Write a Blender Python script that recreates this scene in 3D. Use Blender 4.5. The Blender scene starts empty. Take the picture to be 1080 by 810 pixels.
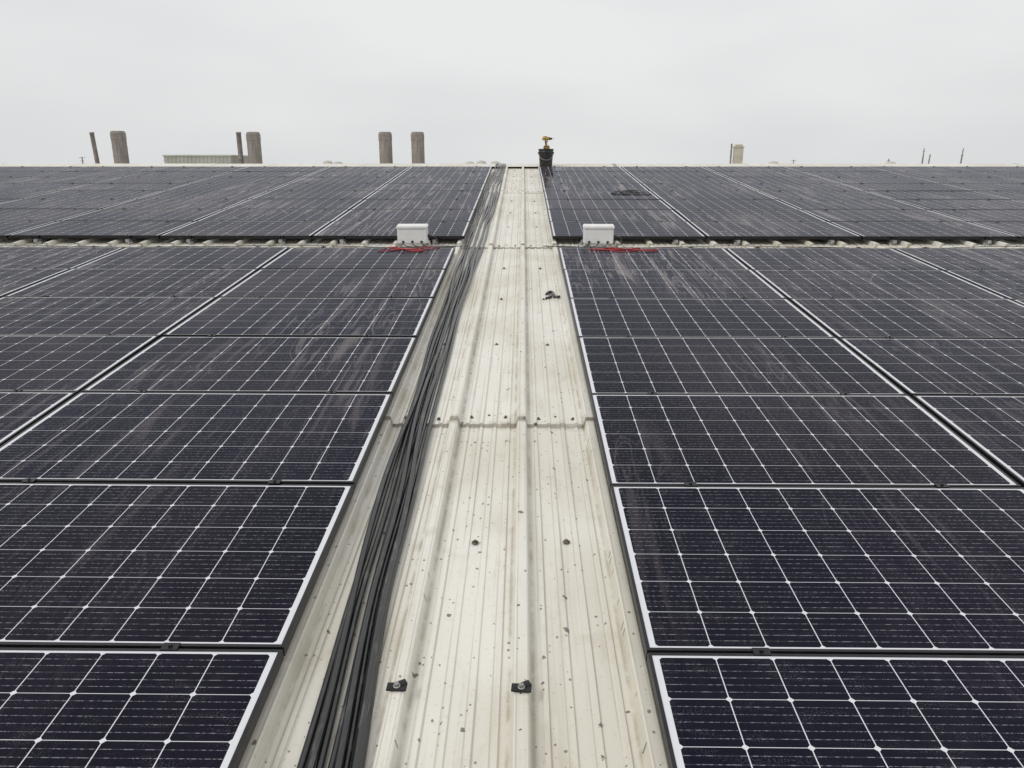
import bpy, bmesh, math, random
from mathutils import Matrix, Vector
random.seed(7)
S = bpy.context.scene
A = math.radians(5.3)
M = Matrix.Translation((0,0,9.0)) @ Matrix.Rotation(A,4,'X')
H = 1.655
S.view_settings.view_transform='Standard'
S.view_settings.look='None'
S.view_settings.exposure=0

# ---------------------------------------------------------------- helpers
class NT:
    def __init__(s,name):
        s.m=bpy.data.materials.new(name); s.m.use_nodes=True
        s.t=s.m.node_tree; s.t.nodes.clear()
        s.out=s.t.nodes.new('ShaderNodeOutputMaterial')
    def n(s,typ,**k):
        nd=s.t.nodes.new(typ)
        for a,b in k.items(): setattr(nd,a,b)
        return nd
    def put(s,sock,v):
        if isinstance(v,bpy.types.NodeSocket): s.t.links.new(v,sock)
        else: sock.default_value=v
    def math(s,op,a,b=0.0,c=None,clamp=False):
        nd=s.n('ShaderNodeMath',operation=op,use_clamp=clamp)
        s.put(nd.inputs[0],a); s.put(nd.inputs[1],b)
        if c is not None: s.put(nd.inputs[2],c)
        return nd.outputs[0]
    def mix(s,f,a,b):
        nd=s.n('ShaderNodeMix',data_type='RGBA')
        s.put(nd.inputs[0],f)
        s.put(nd.inputs[6],a if not isinstance(a,tuple) else (*a,1)); s.put(nd.inputs[7],b if not isinstance(b,tuple) else (*b,1))
        return nd.outputs[2]
    def ramp(s,v,lo,hi):
        nd=s.n('ShaderNodeMapRange',interpolation_type='SMOOTHSTEP')
        s.put(nd.inputs[0],v); nd.inputs[1].default_value=lo; nd.inputs[2].default_value=hi
        return nd.outputs[0]
    def scale(s,vec,sc,loc=(0,0,0),rot=(0,0,0)):
        nd=s.n('ShaderNodeMapping'); s.put(nd.inputs[0],vec)
        nd.inputs[1].default_value=loc; nd.inputs[2].default_value=rot; nd.inputs[3].default_value=sc
        return nd.outputs[0]
    def noise(s,vec,sc,det=4,rough=.55,dist=0):
        nd=s.n('ShaderNodeTexNoise',noise_dimensions='2D'); s.put(nd.inputs['Vector'],vec)
        nd.inputs['Scale'].default_value=sc; nd.inputs['Detail'].default_value=det
        nd.inputs['Roughness'].default_value=rough; nd.inputs['Distortion'].default_value=dist
        return nd.outputs[0]
    def noise3(s,vec,sc,det=3,rough=.55):
        o_=s.noise(vec,sc,det,rough); o_.node.noise_dimensions='3D'; return o_.node.outputs[0]
    def vor(s,vec,sc,rnd=1):
        nd=s.n('ShaderNodeTexVoronoi',voronoi_dimensions='2D'); s.put(nd.inputs['Vector'],vec)
        nd.inputs['Scale'].default_value=sc; nd.inputs['Randomness'].default_value=rnd
        return nd
    def bsdf(s,col,rough=.6,metal=0,spec=.5,normal=None):
        b=s.n('ShaderNodeBsdfPrincipled')
        s.put(b.inputs['Base Color'],col if not isinstance(col,tuple) else (*col,1))
        s.put(b.inputs['Roughness'],rough); b.inputs['Metallic'].default_value=metal
        b.inputs['Specular IOR Level'].default_value=spec
        if normal is not None: s.t.links.new(normal,b.inputs['Normal'])
        return b.outputs[0]
    def bump(s,h,st=.3,d=.005):
        b=s.n('ShaderNodeBump'); s.put(b.inputs['Height'],h)
        b.inputs['Strength'].default_value=st; b.inputs['Distance'].default_value=d
        return b.outputs[0]
    def done(s,sh): s.t.links.new(sh,s.out.inputs[0]); return s.m
    def obj(s): return s.n('ShaderNodeTexCoord').outputs['Object']

def simple(name,col,rough=.6,metal=0,var=.25,sc=12,spec=.5,bump=0):
    k=NT(name); o=k.obj(); n=k.noise3(o,sc,3)
    f=k.ramp(n,.3,.7)
    c=k.mix(f,tuple(x*(1-var) for x in col),tuple(min(1,x*(1+var)) for x in col))
    return k.done(k.bsdf(c,rough,metal,spec))

def link(name,data,mat=None,mw=None,parent=None):
    o=bpy.data.objects.new(name,data); S.collection.objects.link(o)
    if mat is not None and data is not None:
        for m in (mat if isinstance(mat,list) else [mat]): data.materials.append(m)
    if parent: o.parent=parent
    if mw is not None:
        if parent: o.matrix_local=mw
        else: o.matrix_world=mw
    return o
def empty(name,mw):
    e=link(name,None); e.empty_display_size=.2; e.matrix_world=mw; return e
def mesh(name,verts,faces,mats=None):
    me=bpy.data.meshes.new(name); me.from_pydata(verts,[],faces)
    if mats: 
        for i,p in enumerate(me.polygons): p.material_index=mats[i]
    me.update(); return me
class BM:
    def __init__(s): s.b=bmesh.new()
    def box(s,c,d,bev=0,rot=None,mi=0):
        r=bmesh.ops.create_cube(s.b,size=1); vs=r['verts']
        mt=Matrix.Translation(c)@(rot.to_4x4() if rot else Matrix())@Matrix.Diagonal((*d,1))
        for v in vs: v.co=mt@v.co
        fs=list({f for v in vs for f in v.link_faces})
        if bev:
            es=list({e for v in vs for e in v.link_edges})
            rr=bmesh.ops.bevel(s.b,geom=es,offset=bev,segments=2,affect='EDGES')
            fs=list({f for f in rr['faces']}|{f for f in fs if f.is_valid})
        for f in fs: f.material_index=mi
    def lathe(s,prof,seg=24,mt=Matrix(),mi=0,smooth=True):
        rings=[]
        for r,z in prof:
            rings.append([s.b.verts.new(mt@Vector((r*math.cos(a*2*math.pi/seg),r*math.sin(a*2*math.pi/seg),z))) for a in range(seg)])
        for a,b in zip(rings,rings[1:]):
            for i in range(seg):
                f=s.b.faces.new((a[i],a[(i+1)%seg],b[(i+1)%seg],b[i])); f.material_index=mi; f.smooth=smooth
        f=s.b.faces.new(list(reversed(rings[0]))); f.material_index=mi
        f=s.b.faces.new(rings[-1]); f.material_index=mi
    def me(s,name):
        bmesh.ops.recalc_face_normals(s.b,faces=s.b.faces)
        me=bpy.data.meshes.new(name); s.b.to_mesh(me); s.b.free(); return me
class LM:   # light-weight box/prism collector
    def __init__(s): s.v=[];s.f=[]
    def box(s,c,d):
        i=len(s.v); x,y,z=c; a,b,h=d[0]/2,d[1]/2,d[2]/2
        s.v+=[(x-a,y-b,z-h),(x+a,y-b,z-h),(x+a,y+b,z-h),(x-a,y+b,z-h),(x-a,y-b,z+h),(x+a,y-b,z+h),(x+a,y+b,z+h),(x-a,y+b,z+h)]
        s.f+=[(i,i+3,i+2,i+1),(i+4,i+5,i+6,i+7),(i,i+1,i+5,i+4),(i+1,i+2,i+6,i+5),(i+2,i+3,i+7,i+6),(i+3,i,i+4,i+7)]
    def lathe(s,prof,seg,c):
        i=len(s.v); x,y,z=c
        for r,h in prof:
            for a in range(seg): s.v.append((x+r*math.cos(a*2*math.pi/seg),y+r*math.sin(a*2*math.pi/seg),z+h))
        for q in range(len(prof)-1):
            for a in range(seg):
                b=(a+1)%seg; s.f.append((i+q*seg+a,i+q*seg+b,i+(q+1)*seg+b,i+(q+1)*seg+a))
        s.f.append(tuple(i+(len(prof)-1)*seg+a for a in range(seg)))
    def me(s,name): return mesh(name,s.v,s.f)
def curve(name,paths,r,mat,mw=None,parent=None,res=2):
    cu=bpy.data.curves.new(name,'CURVE'); cu.dimensions='3D'; cu.bevel_depth=r; cu.bevel_resolution=res; cu.resolution_u=4
    cu.use_fill_caps=True
    for p in paths:
        sp=cu.splines.new('NURBS'); sp.points.add(len(p)-1); sp.order_u=4; sp.use_endpoint_u=True
        for q,c in zip(sp.points,p): q.co=(*c,1)
    return link(name,cu,mat,mw,parent)

# ---------------------------------------------------------------- materials
k=NT('painted_roof_metal'); o=k.obj()
sep=k.n('ShaderNodeSeparateXYZ'); k.put(sep.inputs[0],o)
u,v=sep.outputs[0],sep.outputs[1]
big=k.noise(o,1.1,2,.6)
st=k.noise(k.scale(o,(22,.7,1)),1,3,.65,.3)
fine=k.noise(o,60,2,.7)
grime=k.noise(k.scale(o,(1.3,.7,1)),5.5,5,.7,.4)
c=k.mix(k.ramp(big,.3,.7),(.66,.63,.545),(.76,.74,.68))
c=k.mix(k.math('MULTIPLY',k.ramp(st,.52,.78),.32),c,(.49,.44,.34))
c=k.mix(k.math('MULTIPLY',k.ramp(grime,.52,.76),.34),c,(.45,.40,.30))
c=k.mix(k.math('MULTIPLY',k.ramp(fine,.60,.8),.25),c,(.33,.29,.23))
fr=k.math('FRACT',k.math('ADD',k.math('DIVIDE',u,.355),.5)); dr=k.math('MULTIPLY',k.math('ABSOLUTE',k.math('SUBTRACT',fr,.5)),.355)
ribd=k.math('MULTIPLY',k.math('SUBTRACT',1,k.ramp(k.math('ABSOLUTE',k.math('SUBTRACT',dr,.036)),0,.010)),k.ramp(grime,.36,.6))
c=k.mix(k.math('MULTIPLY',ribd,.55),c,(.31,.27,.195))
fr2=k.math('FRACT',k.math('DIVIDE',u,.071)); d2=k.math('MULTIPLY',k.math('MINIMUM',fr2,k.math('SUBTRACT',1,fr2)),.071)
mind=k.math('MULTIPLY',k.math('SUBTRACT',1,k.ramp(k.math('ABSOLUTE',k.math('SUBTRACT',d2,.013)),0,.004)),k.ramp(st,.34,.54))
c=k.mix(k.math('MULTIPLY',mind,.5),c,(.36,.32,.25))
for lv in (3.63,8.38):
    dl=k.math('ABSOLUTE',k.math('SUBTRACT',v,lv-.012))
    f=k.math('MULTIPLY',k.math('SUBTRACT',1,k.ramp(dl,0,.07)),k.ramp(grime,.42,.62))
    c=k.mix(k.math('MULTIPLY',f,.5),c,(.26,.21,.14))
    f2=k.math('SUBTRACT',1,k.ramp(dl,.008,.018))
    c=k.mix(k.math('MULTIPLY',f2,.6),c,(.20,.165,.12))
for sc,tm,gate,col,off in ((13,.12,.84,(.07,.055,.045),0),(38,.19,.83,(.15,.125,.09),3.3)):
    vv=k.scale(o,(1,.8,1),(off,off,0))
    vn=k.vor(vv,sc); d=k.math('ADD',vn.outputs['Distance'],k.math('MULTIPLY',k.math('SUBTRACT',fine,.5),.25))
    sc3=k.n('ShaderNodeSeparateColor'); k.put(sc3.inputs[0],vn.outputs['Color'])
    gt=k.math('GREATER_THAN',sc3.outputs[0],gate)
    f=k.math('MULTIPLY',k.math('LESS_THAN',d,k.math('MULTIPLY',sc3.outputs[1],tm)),gt)
    c=k.mix(k.math('MULTIPLY',f,.8),c,col)
roofm=k.done(k.bsdf(c,k.math('ADD',.34,k.math('MULTIPLY',fine,.25)),0,.45,k.bump(k.noise(k.scale(o,(5,1.2,1)),1,1),.35,.02)))

# photovoltaic glass
k=NT('photovoltaic_cells'); o=k.obj()
sep=k.n('ShaderNodeSeparateXYZ'); k.put(sep.inputs[0],o); x,y=sep.outputs[0],sep.outputs[1]
PX,PY=.1655,.1605
def dist(c_,half,p):
    f=k.math('FRACT',k.math('DIVIDE',k.math('ADD',c_,half),p))
    return k.math('MULTIPLY',k.math('MINIMUM',f,k.math('SUBTRACT',1,f)),p)
dx=dist(x,.8275,PX); dy=dist(y,.4815,PY)
line=k.math('MAXIMUM',k.math('LESS_THAN',dx,.0015),k.math('LESS_THAN',dy,.0010))
dia=k.math('LESS_THAN',k.math('ADD',dx,dy),.0105)
outm=k.math('MAXIMUM',k.math('GREATER_THAN',k.math('ABSOLUTE',x),.8275),k.math('GREATER_THAN',k.math('ABSOLUTE',y),.4815))
white=k.math('MAXIMUM',k.math('MAXIMUM',line,dia),outm)
geo=k.n('ShaderNodeNewGeometry').outputs['Position']
oi=k.n('ShaderNodeObjectInfo')
sepw=k.n('ShaderNodeSeparateXYZ'); k.put(sepw.inputs[0],geo)
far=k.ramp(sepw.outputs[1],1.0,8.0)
near=k.math('SUBTRACT',1,k.ramp(sepw.outputs[1],2.0,5.5))
bb=dist(y,.4815,PY/6)
bus=k.math('LESS_THAN',bb,.0011)
dn=k.noise(k.scale(geo,(75,110,60)),1,2,.7)
busf=k.math('MULTIPLY',bus,k.math('ADD',.10,k.math('MULTIPLY',k.ramp(dn,.47,.60),.48)))
lowf=k.noise(geo,.9,1)
cell=k.mix(k.ramp(lowf,.3,.7),(.0045,.0048,.014),(.0085,.0072,.018))
cell=k.mix(k.math('MULTIPLY',oi.outputs['Random'],.5),cell,(.0085,.0062,.010))
c=k.mix(busf,cell,(.42,.42,.46))
c=k.mix(white,c,(.70,.71,.74))
vn=k.vor(geo,150); drop=k.math('LESS_THAN',vn.outputs['Distance'],.24)
gate=k.ramp(k.noise(k.scale(geo,(6,26,9)),1,2,.7),.50,.72)
dropf=k.math('MULTIPLY',k.math('MULTIPLY',drop,gate),k.math('MULTIPLY',near,.13))
c=k.mix(dropf,c,(.36,.36,.40))
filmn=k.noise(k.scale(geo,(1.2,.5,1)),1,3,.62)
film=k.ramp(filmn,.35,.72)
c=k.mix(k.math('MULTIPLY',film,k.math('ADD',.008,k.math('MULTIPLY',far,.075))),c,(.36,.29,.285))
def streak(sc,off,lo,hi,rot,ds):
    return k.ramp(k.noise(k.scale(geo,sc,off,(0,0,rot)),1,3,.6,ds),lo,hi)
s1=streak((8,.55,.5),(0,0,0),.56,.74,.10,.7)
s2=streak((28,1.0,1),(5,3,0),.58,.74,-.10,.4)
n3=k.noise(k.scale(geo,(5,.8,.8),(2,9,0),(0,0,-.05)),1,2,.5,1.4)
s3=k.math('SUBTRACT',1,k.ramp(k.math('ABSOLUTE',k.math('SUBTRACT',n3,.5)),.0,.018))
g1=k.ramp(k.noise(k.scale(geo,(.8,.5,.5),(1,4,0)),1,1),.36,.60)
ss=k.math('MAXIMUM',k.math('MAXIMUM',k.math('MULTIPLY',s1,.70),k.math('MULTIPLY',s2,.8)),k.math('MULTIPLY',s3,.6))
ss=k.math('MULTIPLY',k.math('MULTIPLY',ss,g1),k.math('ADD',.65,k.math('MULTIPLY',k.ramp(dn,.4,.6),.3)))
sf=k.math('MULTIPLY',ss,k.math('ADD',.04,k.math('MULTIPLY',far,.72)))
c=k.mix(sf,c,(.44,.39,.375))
dif=k.n('ShaderNodeBsdfDiffuse'); k.put(dif.inputs[0],c)
gl=k.n('ShaderNodeBsdfGlossy'); gl.inputs['Color'].default_value=(.88,.92,1,1)
k.put(gl.inputs['Roughness'],k.math('ADD',.07,k.math('MULTIPLY',sf,.6)))
k.t.links.new(k.bump(filmn,.10,.006),gl.inputs['Normal'])
fr=k.n('ShaderNodeFresnel'); fr.inputs[0].default_value=1.36
fac=k.math('MULTIPLY',fr.outputs[0],.34)
mx=k.n('ShaderNodeMixShader'); k.put(mx.inputs[0],fac); k.t.links.new(dif.outputs[0],mx.inputs[1]); k.t.links.new(gl.outputs[0],mx.inputs[2])
pvm=k.done(mx.outputs[0])

framem=simple('black_anodised_frame',(.012,.012,.014),.4,.0,.3,20,.4)
backm=simple('white_backsheet',(.6,.6,.6),.6)
alum=simple('aluminium_rail',(.45,.45,.46),.4,.7,.2,15)
k=NT('black_cable_sheath'); o=k.obj(); n=k.noise3(k.scale(o,(30,6,30)),1,3,.7)
c=k.mix(k.ramp(n,.50,.80),(.011,.011,.013),(.10,.095,.09))
cablem=k.done(k.bsdf(c,.27,0,.9))
redm=simple('red_cable_sheath',(.36,.03,.03),.5,0,.35)
blackp=simple('black_plastic',(.018,.018,.02),.45,0,.4,20)
rubber=simple('epdm_rubber_pad',(.016,.016,.017),.75,0,.4,40)
steel=simple('galvanised_steel',(.38,.37,.35),.45,.8,.3,60)
rusty=simple('weathered_screw_cap',(.13,.105,.08),.6,.3,.5,60)
boxm=simple('light_grey_enclosure',(.80,.80,.79),.45,0,.05,10)
yellow=simple('yellow_plastic',(.44,.27,.045),.45,0,.2,20)

# ---------------------------------------------------------------- roof
RIB=.355; RV=17.78
def profile(u0,u1):
    pts=[]; k0=int(math.ceil(u0/RIB)); k1=int(u1/RIB)
    for i in range(k0,k1):
        c_=i*RIB
        for a,b in ((-.030,0),(-.0215,.040),(-.017,.043),(.017,.043),(.0215,.040),(.030,0)): pts.append((c_+a,b,i))
        for j in range(1,5):
            for a,b in ((-.011,0),(-.007,.0055),(.007,.0055),(.011,0)): pts.append((c_+j*.071+a,b,i))
    return pts
P=profile(-28.5,28.5)
rnd={i:random.uniform(-.005,.005) for i in range(-95,95)}
bd=[-13,-5.9,-1.1,3.63,8.38,13.1,RV]
verts=[];faces=[]
for bi in range(len(bd)-1):
    a,b=bd[bi],bd[bi+1]+(.16 if bi<len(bd)-2 else 0)
    nv=10
    base=len(verts)
    rows=[('lip',a)]+[('s',a+(b-a)*j/nv) for j in range(nv+1)]
    for ri,(t,vv) in enumerate(rows):
        fr_=(vv-a)/(b-a)
        for (uu,w,i) in P:
            off=.013*(1-fr_)
            jv=(rnd[i+bi]*1.0+.003*math.sin(uu*19+bi)) if ri<=1 else 0
            wob=.0012*math.sin(vv*2.3+i*1.7)*(0 if w>.01 else 1)
            ww=w+off+wob
            if t=='lip': ww-=.0115
            verts.append((uu+.0015*math.sin(vv*1.1+i),vv+jv,ww))
    n=len(P)
    for r in range(len(rows)-1):
        for q in range(n-1):
            s0=base+r*n+q; faces.append((s0,s0+1,s0+n+1,s0+n))
roof=empty('metal_roof',M)
link('roof_sheets',mesh('roof_sheets',verts,faces),roofm,Matrix(),roof)
T2=Matrix.Translation((0,RV,0))@Matrix.Rotation(-2*A,4,'X')
verts=[];faces=[]; n=len(P)
for r in range(9):
    for (uu,w,i) in P: verts.append((uu,r*3.0,w))
for r in range(8):
    for q in range(n-1):
        s0=r*n+q; faces.append((s0,s0+1,s0+n+1,s0+n))
link('far_slope_sheets',mesh('far_slope_sheets',verts,faces),roofm,T2,roof)
verts=[];faces=[]
sec=[(-.50,.045),(-.50,.051),(-.20,.053),(-.17,.058),(-.03,.066),(.03,.064),(.17,.035),(.20,.022),(.50,-.045)]
uu=-28.0; L=3.0
while uu<28:
    z0=.003*(int(uu/L)%2)
    base=len(verts)
    for e in (uu,min(uu+L+.08,28.1)):
        for dv,dw in sec: verts.append((e,RV+dv,dw+z0))
    m_=len(sec)
    for q in range(m_-1): faces.append((base+q,base+q+1,base+m_+q+1,base+m_+q))
    uu+=L
link('ridge_cap',mesh('ridge_cap',verts,faces),roofm,Matrix(),roof)
b=LM()
def screw(uu,vv,w,s=1):
    j=(uu+random.uniform(-.006,.006),vv+random.uniform(-.015,.015),w)
    b.lathe([(.014*s,0),(.014*s,.003),(.0085*s,.0055)],12,j)
    b.lathe([(.0065*s,.005),(.0065*s,.011),(.0045*s,.0125)],6,j)
tp=[-.9,.1,1.32,2.53,3.74,4.96,6.17,7.35,8.50,9.7,10.9,12.1,13.2,14.4,15.6,16.8]
for t in tp:
    for i in range(-40,40):
        if abs(i)>3 and not 7.5<t<8.6: continue
        screw(i*RIB+RIB/2,t,.007)
for t in (3.70,8.45,13.2):
    for i in (-2,-1,0,1): 
        screw(i*RIB+.09,t,.014,.8); screw(i*RIB+.27,t,.014,.8)
link('roof_screws',b.me('roof_screws'),rusty,Matrix(),roof)
for i,(pu,pv) in enumerate(((-.357,1.71),(.001,1.71),(-.357,-.4),(0,-.4))):
    b=BM()
    b.box((0,0,.0035),(.058,.032,.005),.0015,Matrix.Rotation(random.uniform(-.1,.1),3,'Z'))
    b.box((.012,.012,.0065),(.03,.022,.004),.001,Matrix.Rotation(.5,3,'Z'))
    b.lathe([(.011,.0062),(.011,.009),(.008,.010)],16,mi=1)
    b.lathe([(.0075,.010),(.0075,.017),(.006,.018)],6,mi=1,smooth=False)
    link('rubber_pad_bolt',b.me('rubber_pad_bolt'),[rubber,steel],M@Matrix.Translation((pu,pv,.0495)))

# ---------------------------------------------------------------- solar panels
PL,PW,PH=1.712,1.0,.035
hw,hh=PL/2,PW/2; t=.0105
V=[];F=[];MI=[]
def ring(a,bb_,z): 
    i=len(V); V.extend([(-a,-bb_,z),(a,-bb_,z),(a,bb_,z),(-a,bb_,z)]); return [i,i+1,i+2,i+3]
r0=ring(hw,hh,-PH); r1=ring(hw,hh,-.001); r2=ring(hw-.001,hh-.001,0); r3=ring(hw-t,hh-t,0); r4=ring(hw-t,hh-t,-.0022)
r5=ring(hw-.03,hh-.03,-PH)
def br(a,b_,mi):
    for i in range(4):
        F.append((a[i],a[(i+1)%4],b_[(i+1)%4],b_[i])); MI.append(mi)
br(r0,r1,0);br(r1,r2,0);br(r2,r3,0);br(r3,r4,0)
F.append(tuple(r4)); MI.append(1)
br(r5,r0,0)
i=len(V); V.extend([(-hw+.005,-hh+.005,-.008),(hw-.005,-hh+.005,-.008),(hw-.005,hh-.005,-.008),(-hw+.005,hh-.005,-.008)])
F.append((i+3,i+2,i+1,i)); MI.append(2)
pme=mesh('solar_panel',V,F,MI)
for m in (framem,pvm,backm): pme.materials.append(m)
PT=.11
CW=1.732; RW=1.012
def array(side,u_edge,v0,nrows,ncols):
    for c_ in range(ncols):
        uc=u_edge+side*(PL/2+c_*CW)
        for r in range(nrows):
            vc=v0+RW*(r+.5)
            mt=M@Matrix.Translation((uc+random.uniform(-.0015,.0015),vc,PT+random.uniform(-.001,.001)))@Matrix.Rotation(math.radians(random.uniform(-.3,.3)),4,'X')@Matrix.Rotation(math.radians(random.uniform(-.12,.12)),4,'Y')
            link('solar_panel',pme).matrix_world=mt
specs=[(1,.371,1.80-RW*2,8,9),(-1,-.7056,1.80-RW*2,8,9),(1,.335,8.53,8,9),(-1,-.655,8.53,8,9)]
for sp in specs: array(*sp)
for (side,ue,v0,nr,nc) in specs:
    rig=empty('panel_mounting_system',M)
    b=LM(); cl=LM()
    for c_ in range(nc):
        for off in (.335,PL-.335):
            uu=ue+side*(c_*CW+off)
            v1=v0-.05; v2=v0+nr*RW+.07
            b.box((uu,(v1+v2)/2,.0585),(.040,v2-v1,.032))
            for r in range(nr+1):
                vv=v0+r*RW
                e=0 if 0<r<nr else (-.012 if r==0 else .012)
                cl.box((uu,vv+e,PT+.0025),(.05,.030,.004))
                cl.box((uu,vv+e,PT-.02),(.045,.009,.04))
                cl.lathe([(.0065,.004),(.0065,.011)],6,(uu,vv+e,PT))
            vv=v1+.1
            while vv<v2:
                b.box((uu,vv,.0215),(.06,.08,.041)); vv+=1.2
    link('rails',b.me('rails'),alum,Matrix(),rig)
    link('clamps',cl.me('clamps'),framem,Matrix(),rig)

# ---------------------------------------------------------------- cable bundle
def interp(tab,t_):
    if t_<=tab[0][0]: return tab[0][1:]
    for a,b_ in zip(tab,tab[1:]):
        if t_<=b_[0]:
            f=(t_-a[0])/(b_[0]-a[0]); f=f*f*(3-2*f)
            return tuple(p+(q-p)*f for p,q in zip(a[1:],b_[1:]))
    return tab[-1][1:]
tab=[(-2,-.45,.082),(1.2,-.478,.080),(2.4,-.530,.066),(3.6,-.545,.064),(5.2,-.560,.068),(6.6,-.56,.078),(8.4,-.545,.10),(12,-.53,.12),(17.2,-.50,.10),(19,-.50,.10)]
R=.0118
offs=[(-1,0),(-.5,0),(0,0),(.5,0),(1,0),(-.75,1),(.1,1),(.7,1)]
paths=[]
for ci,(of,lv) in enumerate(offs):
    p=[]; tt=-1.5; ph=random.uniform(0,6)
    while tt<18.3:
        cen,h2=interp(tab,tt)
        sp=h2/2
        wob=.006*math.sin(tt*1.3+ph)+.004*math.sin(tt*3.1+ph*2)
        if lv: wob*=2.4
        uu=cen+of*h2+wob
        if lv==0: w=R+.008
        else: w=.008+R+math.sqrt(max(0,4*R*R-(sp/2)**2))+.005+.003*math.sin(tt*2+ph)
        if tt>17.0: w+=min(1,(tt-17.0)/.25)*.055-max(0,tt-RV)*.19
        p.append((uu,tt,w)); tt+=.22
    paths.append(p)
curve('cable_bundle',paths,R,cablem,M)

curve('cable_offcut',[[(.205,6.30,.02),(.22,6.37,.022),(.25,6.38,.024),(.262,6.33,.022),(.262,6.25,.02),(.28,6.19,.02),(.31,6.22,.02)],
      [(.20,6.17,.018),(.225,6.20,.018),(.24,6.24,.018)]],.013,cablem,M)
lp=[]
for q in range(2):
    pts=[]
    for i in range(15):
        a=i/14*2*math.pi*.9+q
        pts.append((1.62+.12*q+(.22-.03*q)*math.cos(a)+.03*math.sin(3*a),12.3+(.17-.02*q)*math.sin(a)+.08*q,PT+.008+.004*q))
    lp.append(pts)
lp.append([(1.4,12.2,PT+.01),(1.5,12.1,PT+.01),(1.7,12.13,PT+.01),(1.9,12.05,PT+.01),(2.0,12.1,PT+.01)])
curve('cable_coil',lp,.007,cablem,M)

# ---------------------------------------------------------------- junction boxes
def jbox(uu,vv,flip):
    root=empty('junction_box',M@Matrix.Translation((uu,vv,.065))@Matrix.Rotation(.03*flip,4,'Z'))
    b=BM(); b.box((0,0,.088),(.325,.15,.165),.012); link('enclosure',b.me('enclosure'),boxm,Matrix(),root)
    b=BM(); b.box((0,0,.187),(.338,.163,.03),.008)
    for sx in (-1,1):
        for sy in (-1,1): b.lathe([(.008,.2015),(.008,.2045)],10,Matrix.Translation((sx*.145,sy*.06,0)))
    link('lid',b.me('lid'),boxm,Matrix(),root)
    b=BM()
    for sx in (-.10,0,.10):
        b.lathe([(.014,0),(.014,.010),(.010,.012),(.010,.025)],12,Matrix.Translation((sx,-.075,.03))@Matrix.Rotation(math.radians(90),4,'X'))
    b.lathe([(.018,0),(.018,.02),(.012,.03)],12,Matrix.Translation((.163,0,.08))@Matrix.Rotation(math.radians(90),4,'Y'))
    link('cable_glands',b.me('cable_glands'),blackp,Matrix(),root)
    b=BM()
    for sx in (-.13,.13): b.box((sx,0,-.008),(.03,.19,.022),.002)
    link('feet',b.me('feet'),alum,Matrix(),root)
    pts=[]
    for sx in (-.10,0,.10):
        pts.append([(sx,-.10,.03),(sx,-.13,.025),(sx+.03*flip,-.14,-.01),(sx+.12*flip,-.12,-.02),(sx+.3*flip,-.10,-.02),(sx+.5*flip,-.06,-.02)])
    pts.append([(.19,0,.08),(.24,0,.08),(.27,.03,.03),(.26,.12,-.015),(.22,.3,-.015)])
    curve('leads',pts,.005,cablem,Matrix(),root)
jbox(-1.205,8.33,1); jbox(.825,8.33,-1)
def redwires(cu,cv,L,s):
    ps=[]
    random.seed(s)
    for q in range(5):
        pts=[];n_=9;a0=random.uniform(-.06,.06);st_=random.uniform(-.1,.1); LL=L*random.uniform(.55,1)
        for i in range(n_):
            f=i/(n_-1)
            pts.append((cu+st_+(f-.1)*LL,cv+a0+.06*math.sin(f*6+q*2)+random.uniform(-.015,.015),PT+.005+.006*(q%2)*abs(math.sin(f*3.1))))
        pts.append((pts[-1][0]+.04,7.95,.09)); pts.append((pts[-1][0]+.02,8.1,.04))
        ps.append(pts)
    curve('red_cables',ps,.0045,redm,M)
redwires(-1.33,7.74,.50,3); redwires(.80,7.76,.66,5)
random.seed(11)
ps=[]
for side,u0 in ((1,.45),(-1,-.75)):
    for q in range(3):
        p=[];uu=0
        while uu<14:
            p.append((u0+side*uu,8.02+.09*q+.06*math.sin(uu*2+q*2)+random.uniform(-.02,.02),.054+random.uniform(-.004,.004))); uu+=.25
        ps.append(p)
curve('string_cables',ps,.004,cablem,M,res=1)

# ---------------------------------------------------------------- bucket and cordless drill at the ridge
BP=M@Vector((.50,17.24,.047))
root=empty('black_bucket',Matrix.Translation(BP))
b=BM()
b.lathe([(.130,0),(.135,.004),(.155,.29),(.157,.30),(.167,.302),(.168,.315),(.159,.318),(.163,.355),(.169,.358),(.169,.375),(.157,.377),(.02,.372)],36)
for sx in (-1,1): b.box((sx*.165,0,.29),(.02,.05,.04),.004)
link('pail',b.me('pail'),blackp,Matrix(),root)
curve('handle',[[(.170*math.cos(a),-.03-.150*math.sin(a),.29-.15*math.sin(a)) for a in [i*math.pi/10 for i in range(11)]]],.004,steel,Matrix(),root)
base=Matrix.Translation(BP)@Matrix.Translation((.01,0,.377))@Matrix.Rotation(math.radians(20),4,'Z')@Matrix.Scale(1.12,4)
root=empty('cordless_drill',base)
b=BM()
b.box((0,0,.024),(.115,.075,.046),.008,mi=1)
b.box((0,0,.056),(.095,.066,.018),.006,mi=0)
b.box((-.012,0,.11),(.040,.036,.10),.012,Matrix.Rotation(math.radians(-10),3,'Y'),mi=1)
b.box((.018,0,.135),(.016,.016,.03),.004,mi=1)
ry=Matrix.Translation((-.085,0,.19))@Matrix.Rotation(math.radians(90),4,'Y')
b.lathe([(.022,0),(.032,.006),(.034,.03),(.034,.11),(.030,.125),(.028,.13)],20,ry,mi=0)
b.lathe([(.027,.131),(.027,.150),(.022,.155)],20,ry,mi=1)
b.lathe([(.021,.156),(.021,.185),(.012,.200)],16,ry,mi=1)
b.lathe([(.004,.200),(.004,.245)],8,ry,mi=2)
b.box((-.03,0,.226),(.07,.03,.012),.004,mi=1)
link('drill_body',b.me('drill_body'),[yellow,blackp,steel],Matrix(),root)

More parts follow.
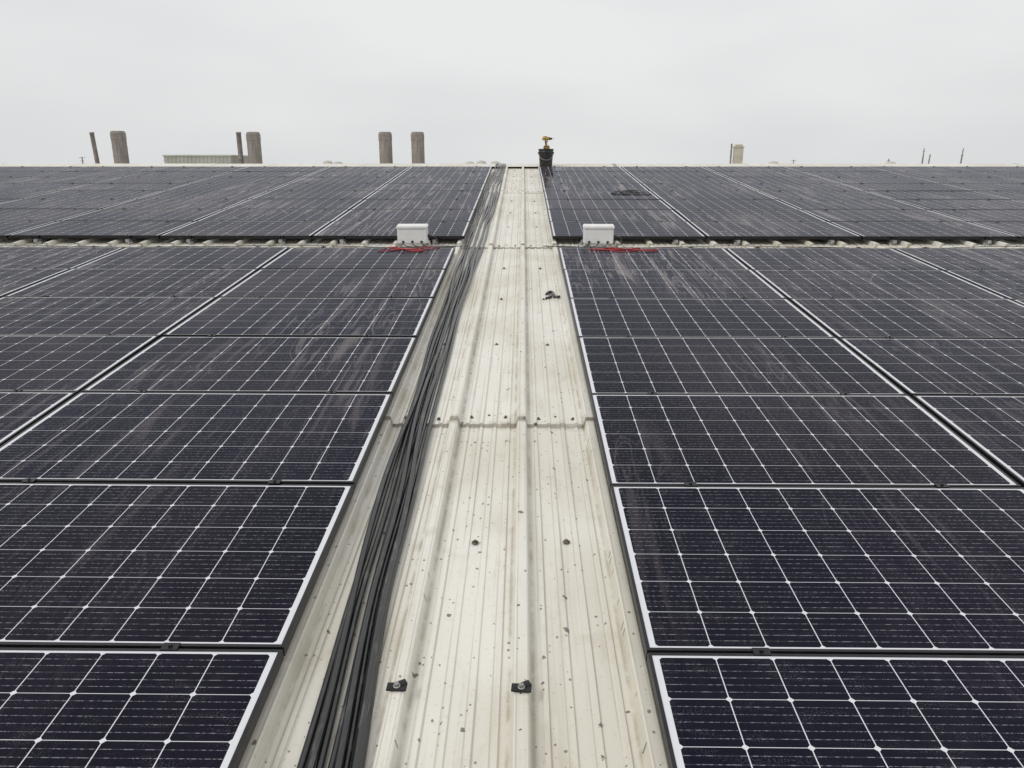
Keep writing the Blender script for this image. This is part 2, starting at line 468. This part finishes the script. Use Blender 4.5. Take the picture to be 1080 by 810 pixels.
# ---------------------------------------------------------------- beyond the ridge
EYE=9+H*math.cos(A)
k=NT('weathered_stack_metal'); o=k.obj()
n=k.noise3(k.scale(o,(3,3,.7)),1,4,.65)
c=k.mix(k.ramp(n,.3,.7),(.21,.185,.165),(.33,.30,.275))
stackm=k.done(k.bsdf(c,.7,0,.3))
pipem=simple('rusty_pipe_metal',(.22,.19,.17),.7,0,.3,3)
wallm=simple('pale_green_cladding',(.42,.42,.37),.6,0,.08,1)
concm=simple('factory_roof_membrane',(.50,.50,.45),.8,0,.1,.3)
BASE=9.2
def stack(xw,yw,top,r):
    b=BM(); hgt=top-BASE; pr=[(r*1.25,0),(r*1.25,.15),(r*.98,.16)]
    z=.4
    while z<hgt-.9:
        pr+= [(r*.98,z),(r*1.0,z+.02),(r*1.0,z+.07),(r*.98,z+.09)]; z+=.6
    pr+=[(r*.98,hgt-.62),(r*1.02,hgt-.60),(r*1.02,hgt-.16),(r*.99,hgt-.13),(r*.90,hgt-.03),(r*.88,hgt),(r*.80,hgt),(r*.80,hgt-.5)]
    b.lathe(pr,28,smooth=False)
    b.box((0,-r*.99,hgt*.45),(.06,.04,hgt*.75),.005)
    link('exhaust_stack',b.me('exhaust_stack'),stackm,Matrix.Translation((xw,yw,BASE)))
def pipe(xw,yw,top,r,lean=0,name='vent_pipe'):
    b=BM(); hgt=top-BASE
    b.lathe([(r*1.8,0),(r*1.8,.08),(r,.1),(r,hgt*.5),(r*1.1,hgt*.5+.02),(r*1.1,hgt*.5+.1),(r,hgt*.5+.12),(r,hgt-.12),(r*1.08,hgt-.1),(r*1.08,hgt),(r*.85,hgt),(r*.85,hgt-.3)],18)
    link(name,b.me(name),pipem,Matrix.Translation((xw,yw,BASE))@Matrix.Rotation(lean,4,'Y'))
YD=60
stack(-30.75,YD,EYE+2.58,.54); stack(-20.45,YD,EYE+2.50,.52); stack(-10.43,YD,EYE+2.50,.50); stack(-7.98,YD,EYE+2.50,.50)
pipe(-32.55,YD,EYE+2.5,.16,-.05); pipe(-21.55,YD,EYE+2.5,.18)
def bldg(name,x0,x1,y0,y1,z0,z1,wm,rm,over=.25):
    root=empty(name,Matrix.Translation(((x0+x1)/2,(y0+y1)/2,z0)))
    w,d,h_=x1-x0,y1-y0,z1-z0
    vs=[];fs=[];pts=[]
    step=max(.3,w/120)
    def edge(ax,ay,bx,by):
        L_=math.hypot(bx-ax,by-ay); n_=int(L_/step); nx,ny=(by-ay)/L_,-(bx-ax)/L_
        for i in range(n_):
            for q,o_ in ((0,0),(.35,0),(.5,.04),(.85,.04)):
                f=(i+q)/n_; pts.append((ax+(bx-ax)*f+nx*o_,ay+(by-ay)*f+ny*o_))
    edge(-w/2,-d/2,w/2,-d/2);edge(w/2,-d/2,w/2,d/2);edge(w/2,d/2,-w/2,d/2);edge(-w/2,d/2,-w/2,-d/2)
    n_=len(pts)
    for (a_,b__) in pts: vs.append((a_,b__,0))
    for (a_,b__) in pts: vs.append((a_,b__,h_-.12))
    for i in range(n_): fs.append((i,(i+1)%n_,n_+(i+1)%n_,n_+i))
    link('walls',mesh('walls',vs,fs),wm,Matrix(),root)
    b=BM(); b.box((0,0,h_-.06),(w+over*2,d+over*2,.116),.02)
    link('roof',b.me('roof'),rm,Matrix(),root)
    return root,w,d,h_
r_,w_,d_,h_=bldg('plant_room',-27.45,-22.3,YD,YD+5,BASE,EYE+.86,wallm,concm,.08)
b=BM(); b.box((1.2,-d_/2-.05,.7),(.9,.06,1.35),.01); link('door',b.me('door'),pipem,Matrix(),r_)
r_,w_,d_,h_=bldg('factory_building',-70,75,48,130,0,BASE-.003,wallm,concm,.4)
b=BM()
for i in range(24): b.box((-66+i*5.8,-d_/2-.06,5.8),(3.2,.06,1.3),.02)
link('windows',b.me('windows'),simple('dark_window_glass',(.03,.035,.04),.15,0,.2,1),Matrix(),r_)
b=BM(); hg=EYE+1.55-BASE
b.box((0,0,hg/2-.1),(.62,.62,hg-.2),.02); b.box((0,0,hg-.15),(.72,.72,.1),.02); b.box((0,0,hg-.03),(.5,.5,.14),.02)
for i in range(4): b.box((0,-.315,hg-.45-i*.18),(.4,.02,.05),.004)
link('ventilation_cowl',b.me('ventilation_cowl'),simple('beige_metal',(.50,.46,.38),.6,0,.12,2),Matrix.Translation((16.25,YD,BASE)))
pipe(15.72,YD,EYE+1.65,.06)
def mast(xw,yw,top,arms,lean=0):
    b=BM(); hgt=top-BASE
    b.lathe([(.09,0),(.075,hgt*.6),(.045,hgt)],10)
    for z,wd in arms: b.box((0,0,hgt-z),(wd,.04,.04),.005)
    link('antenna_mast',b.me('antenna_mast'),pipem,Matrix.Translation((xw,yw,BASE))@Matrix.Rotation(lean,4,'Y'))
mast(40.2,80,EYE+1.75,((.3,.25),)); mast(40.75,80,EYE+1.2,((.2,.2),),.05); mast(44.0,80,EYE+1.75,((.7,.3),),.03)
mast(36.8,80,EYE+.75,((.2,.4),)); mast(-45.0,80,EYE+.95,((.1,.7),(.4,.4))); mast(-36.5,80,EYE+.7,((.1,.4),)); mast(29,85,EYE+.7,((.1,.5),))
for xw,tp_ in ((-16.9,.5),(-16.0,.42),(21.5,.45),(31.5,.42),(-3.6,.5),(-2.4,.45),(-4.6,.42)):
    b=BM(); hg=EYE+tp_-BASE
    b.lathe([(.35,0),(.35,hg*.6),(.45,hg*.62),(.45,hg*.85),(.38,hg*.95),(.1,hg)],16)
    link('roof_vent',b.me('roof_vent'),concm,Matrix.Translation((xw,YD+8,BASE)))
random.seed(4)
tv=[];tf=[]
ib=bmesh.new(); bmesh.ops.create_icosphere(ib,subdivisions=2,radius=1)
iv=[v.co.copy() for v in ib.verts]; fi=[[v.index for v in f.verts] for f in ib.faces]; ib.free()
for i in range(230):
    xx=-420+i*3.7+random.uniform(-1.5,1.5); hh_=random.uniform(6.0,12.5)
    for q in range(2):
        c0=Vector((xx+random.uniform(-2,2),420+random.uniform(-8,8),hh_*(.33+.3*q)))
        rx=random.uniform(2,3.5); n0=len(tv)
        for c_ in iv: tv.append((c0.x+c_.x*rx+random.uniform(-.4,.4),c0.y+c_.y*3+random.uniform(-.4,.4),c0.z+c_.z*hh_*.34+random.uniform(-.4,.4)))
        tf+=[tuple(n0+j for j in f) for f in fi]
link('distant_trees',mesh('distant_trees',tv,tf),simple('hazy_foliage',(.30,.32,.31),.9,0,.15,.2))
wb=empty('warehouse_walls',Matrix())
b=BM()
y0=(M@Vector((0,-12.8,0))).y; z0=(M@Vector((0,-12.8,0))).z-.1
b.box((0,y0+.1,z0/2),(56.0,.2,z0),.01)
b.box((0,41.2,3.9),(56.0,.2,7.8),.01)
for sx in (-1,1): b.box((sx*28.0,14.2,3.7),(.2,53.6,7.4),.01)
link('cladding',b.me('cladding'),wallm,Matrix(),wb)
k=NT('asphalt_ground'); o=k.obj(); n=k.noise(o,.05,4); c=k.mix(k.ramp(n,.3,.7),(.10,.10,.095),(.17,.17,.16))
gm=k.done(k.bsdf(c,.9))
link('ground',mesh('ground',[(-3000,-3000,0),(3000,-3000,0),(3000,3000,0),(-3000,3000,0)],[(0,1,2,3)]),gm)

# ---------------------------------------------------------------- sky
W=bpy.data.worlds.new('World'); S.world=W; W.use_nodes=True
T=W.node_tree; T.nodes.clear()
out=T.nodes.new('ShaderNodeOutputWorld'); add=T.nodes.new('ShaderNodeAddShader')
sky=T.nodes.new('ShaderNodeTexSky'); sky.sky_type='NISHITA'; sky.sun_disc=False
sky.sun_elevation=math.radians(48); sky.sun_rotation=math.radians(238); sky.dust_density=6
hsv=T.nodes.new('ShaderNodeHueSaturation'); hsv.inputs['Saturation'].default_value=.15
bg1=T.nodes.new('ShaderNodeBackground'); bg1.inputs[1].default_value=.012
T.links.new(sky.outputs[0],hsv.inputs['Color']); T.links.new(hsv.outputs[0],bg1.inputs[0])
tc=T.nodes.new('ShaderNodeTexCoord'); mp=T.nodes.new('ShaderNodeMapping'); mp.inputs[3].default_value=(1,1,3.2)
nz=T.nodes.new('ShaderNodeTexNoise'); nz.inputs['Scale'].default_value=1.5; nz.inputs['Detail'].default_value=3; nz.inputs['Roughness'].default_value=.5
T.links.new(tc.outputs['Generated'],mp.inputs[0]); T.links.new(mp.outputs[0],nz.inputs['Vector'])
cr=T.nodes.new('ShaderNodeValToRGB'); cr.color_ramp.elements[0].position=.32; cr.color_ramp.elements[0].color=(.645,.652,.662,1)
cr.color_ramp.elements[1].position=.68; cr.color_ramp.elements[1].color=(.785,.790,.794,1)
T.links.new(nz.outputs[0],cr.inputs[0])
bg2=T.nodes.new('ShaderNodeBackground'); bg2.inputs[1].default_value=1.0
T.links.new(cr.outputs[0],bg2.inputs[0])
T.links.new(bg1.outputs[0],add.inputs[0]); T.links.new(bg2.outputs[0],add.inputs[1]); T.links.new(add.outputs[0],out.inputs[0])
sd=bpy.data.lights.new('sun','SUN'); sd.energy=1.0; sd.angle=math.radians(14); sd.color=(1,.97,.92)
so=bpy.data.objects.new('sun',sd); S.collection.objects.link(so)
el,az=math.radians(48),math.radians(238)
d=Vector((math.sin(az)*math.cos(el),math.cos(az)*math.cos(el),math.sin(el)))
so.rotation_euler=d.to_track_quat('Z','Y').to_euler(); so.location=d*30+Vector((0,0,20))

# ---------------------------------------------------------------- camera
cd=bpy.data.cameras.new('camera'); co=bpy.data.objects.new('camera',cd); S.collection.objects.link(co)
cd.sensor_width=36; cd.lens=26.67; cd.clip_end=5000; cd.clip_start=.05
co.location=M@Vector((0,0,H))
co.rotation_euler=(math.radians(90-16.0),0,math.radians(.80))
S.camera=co
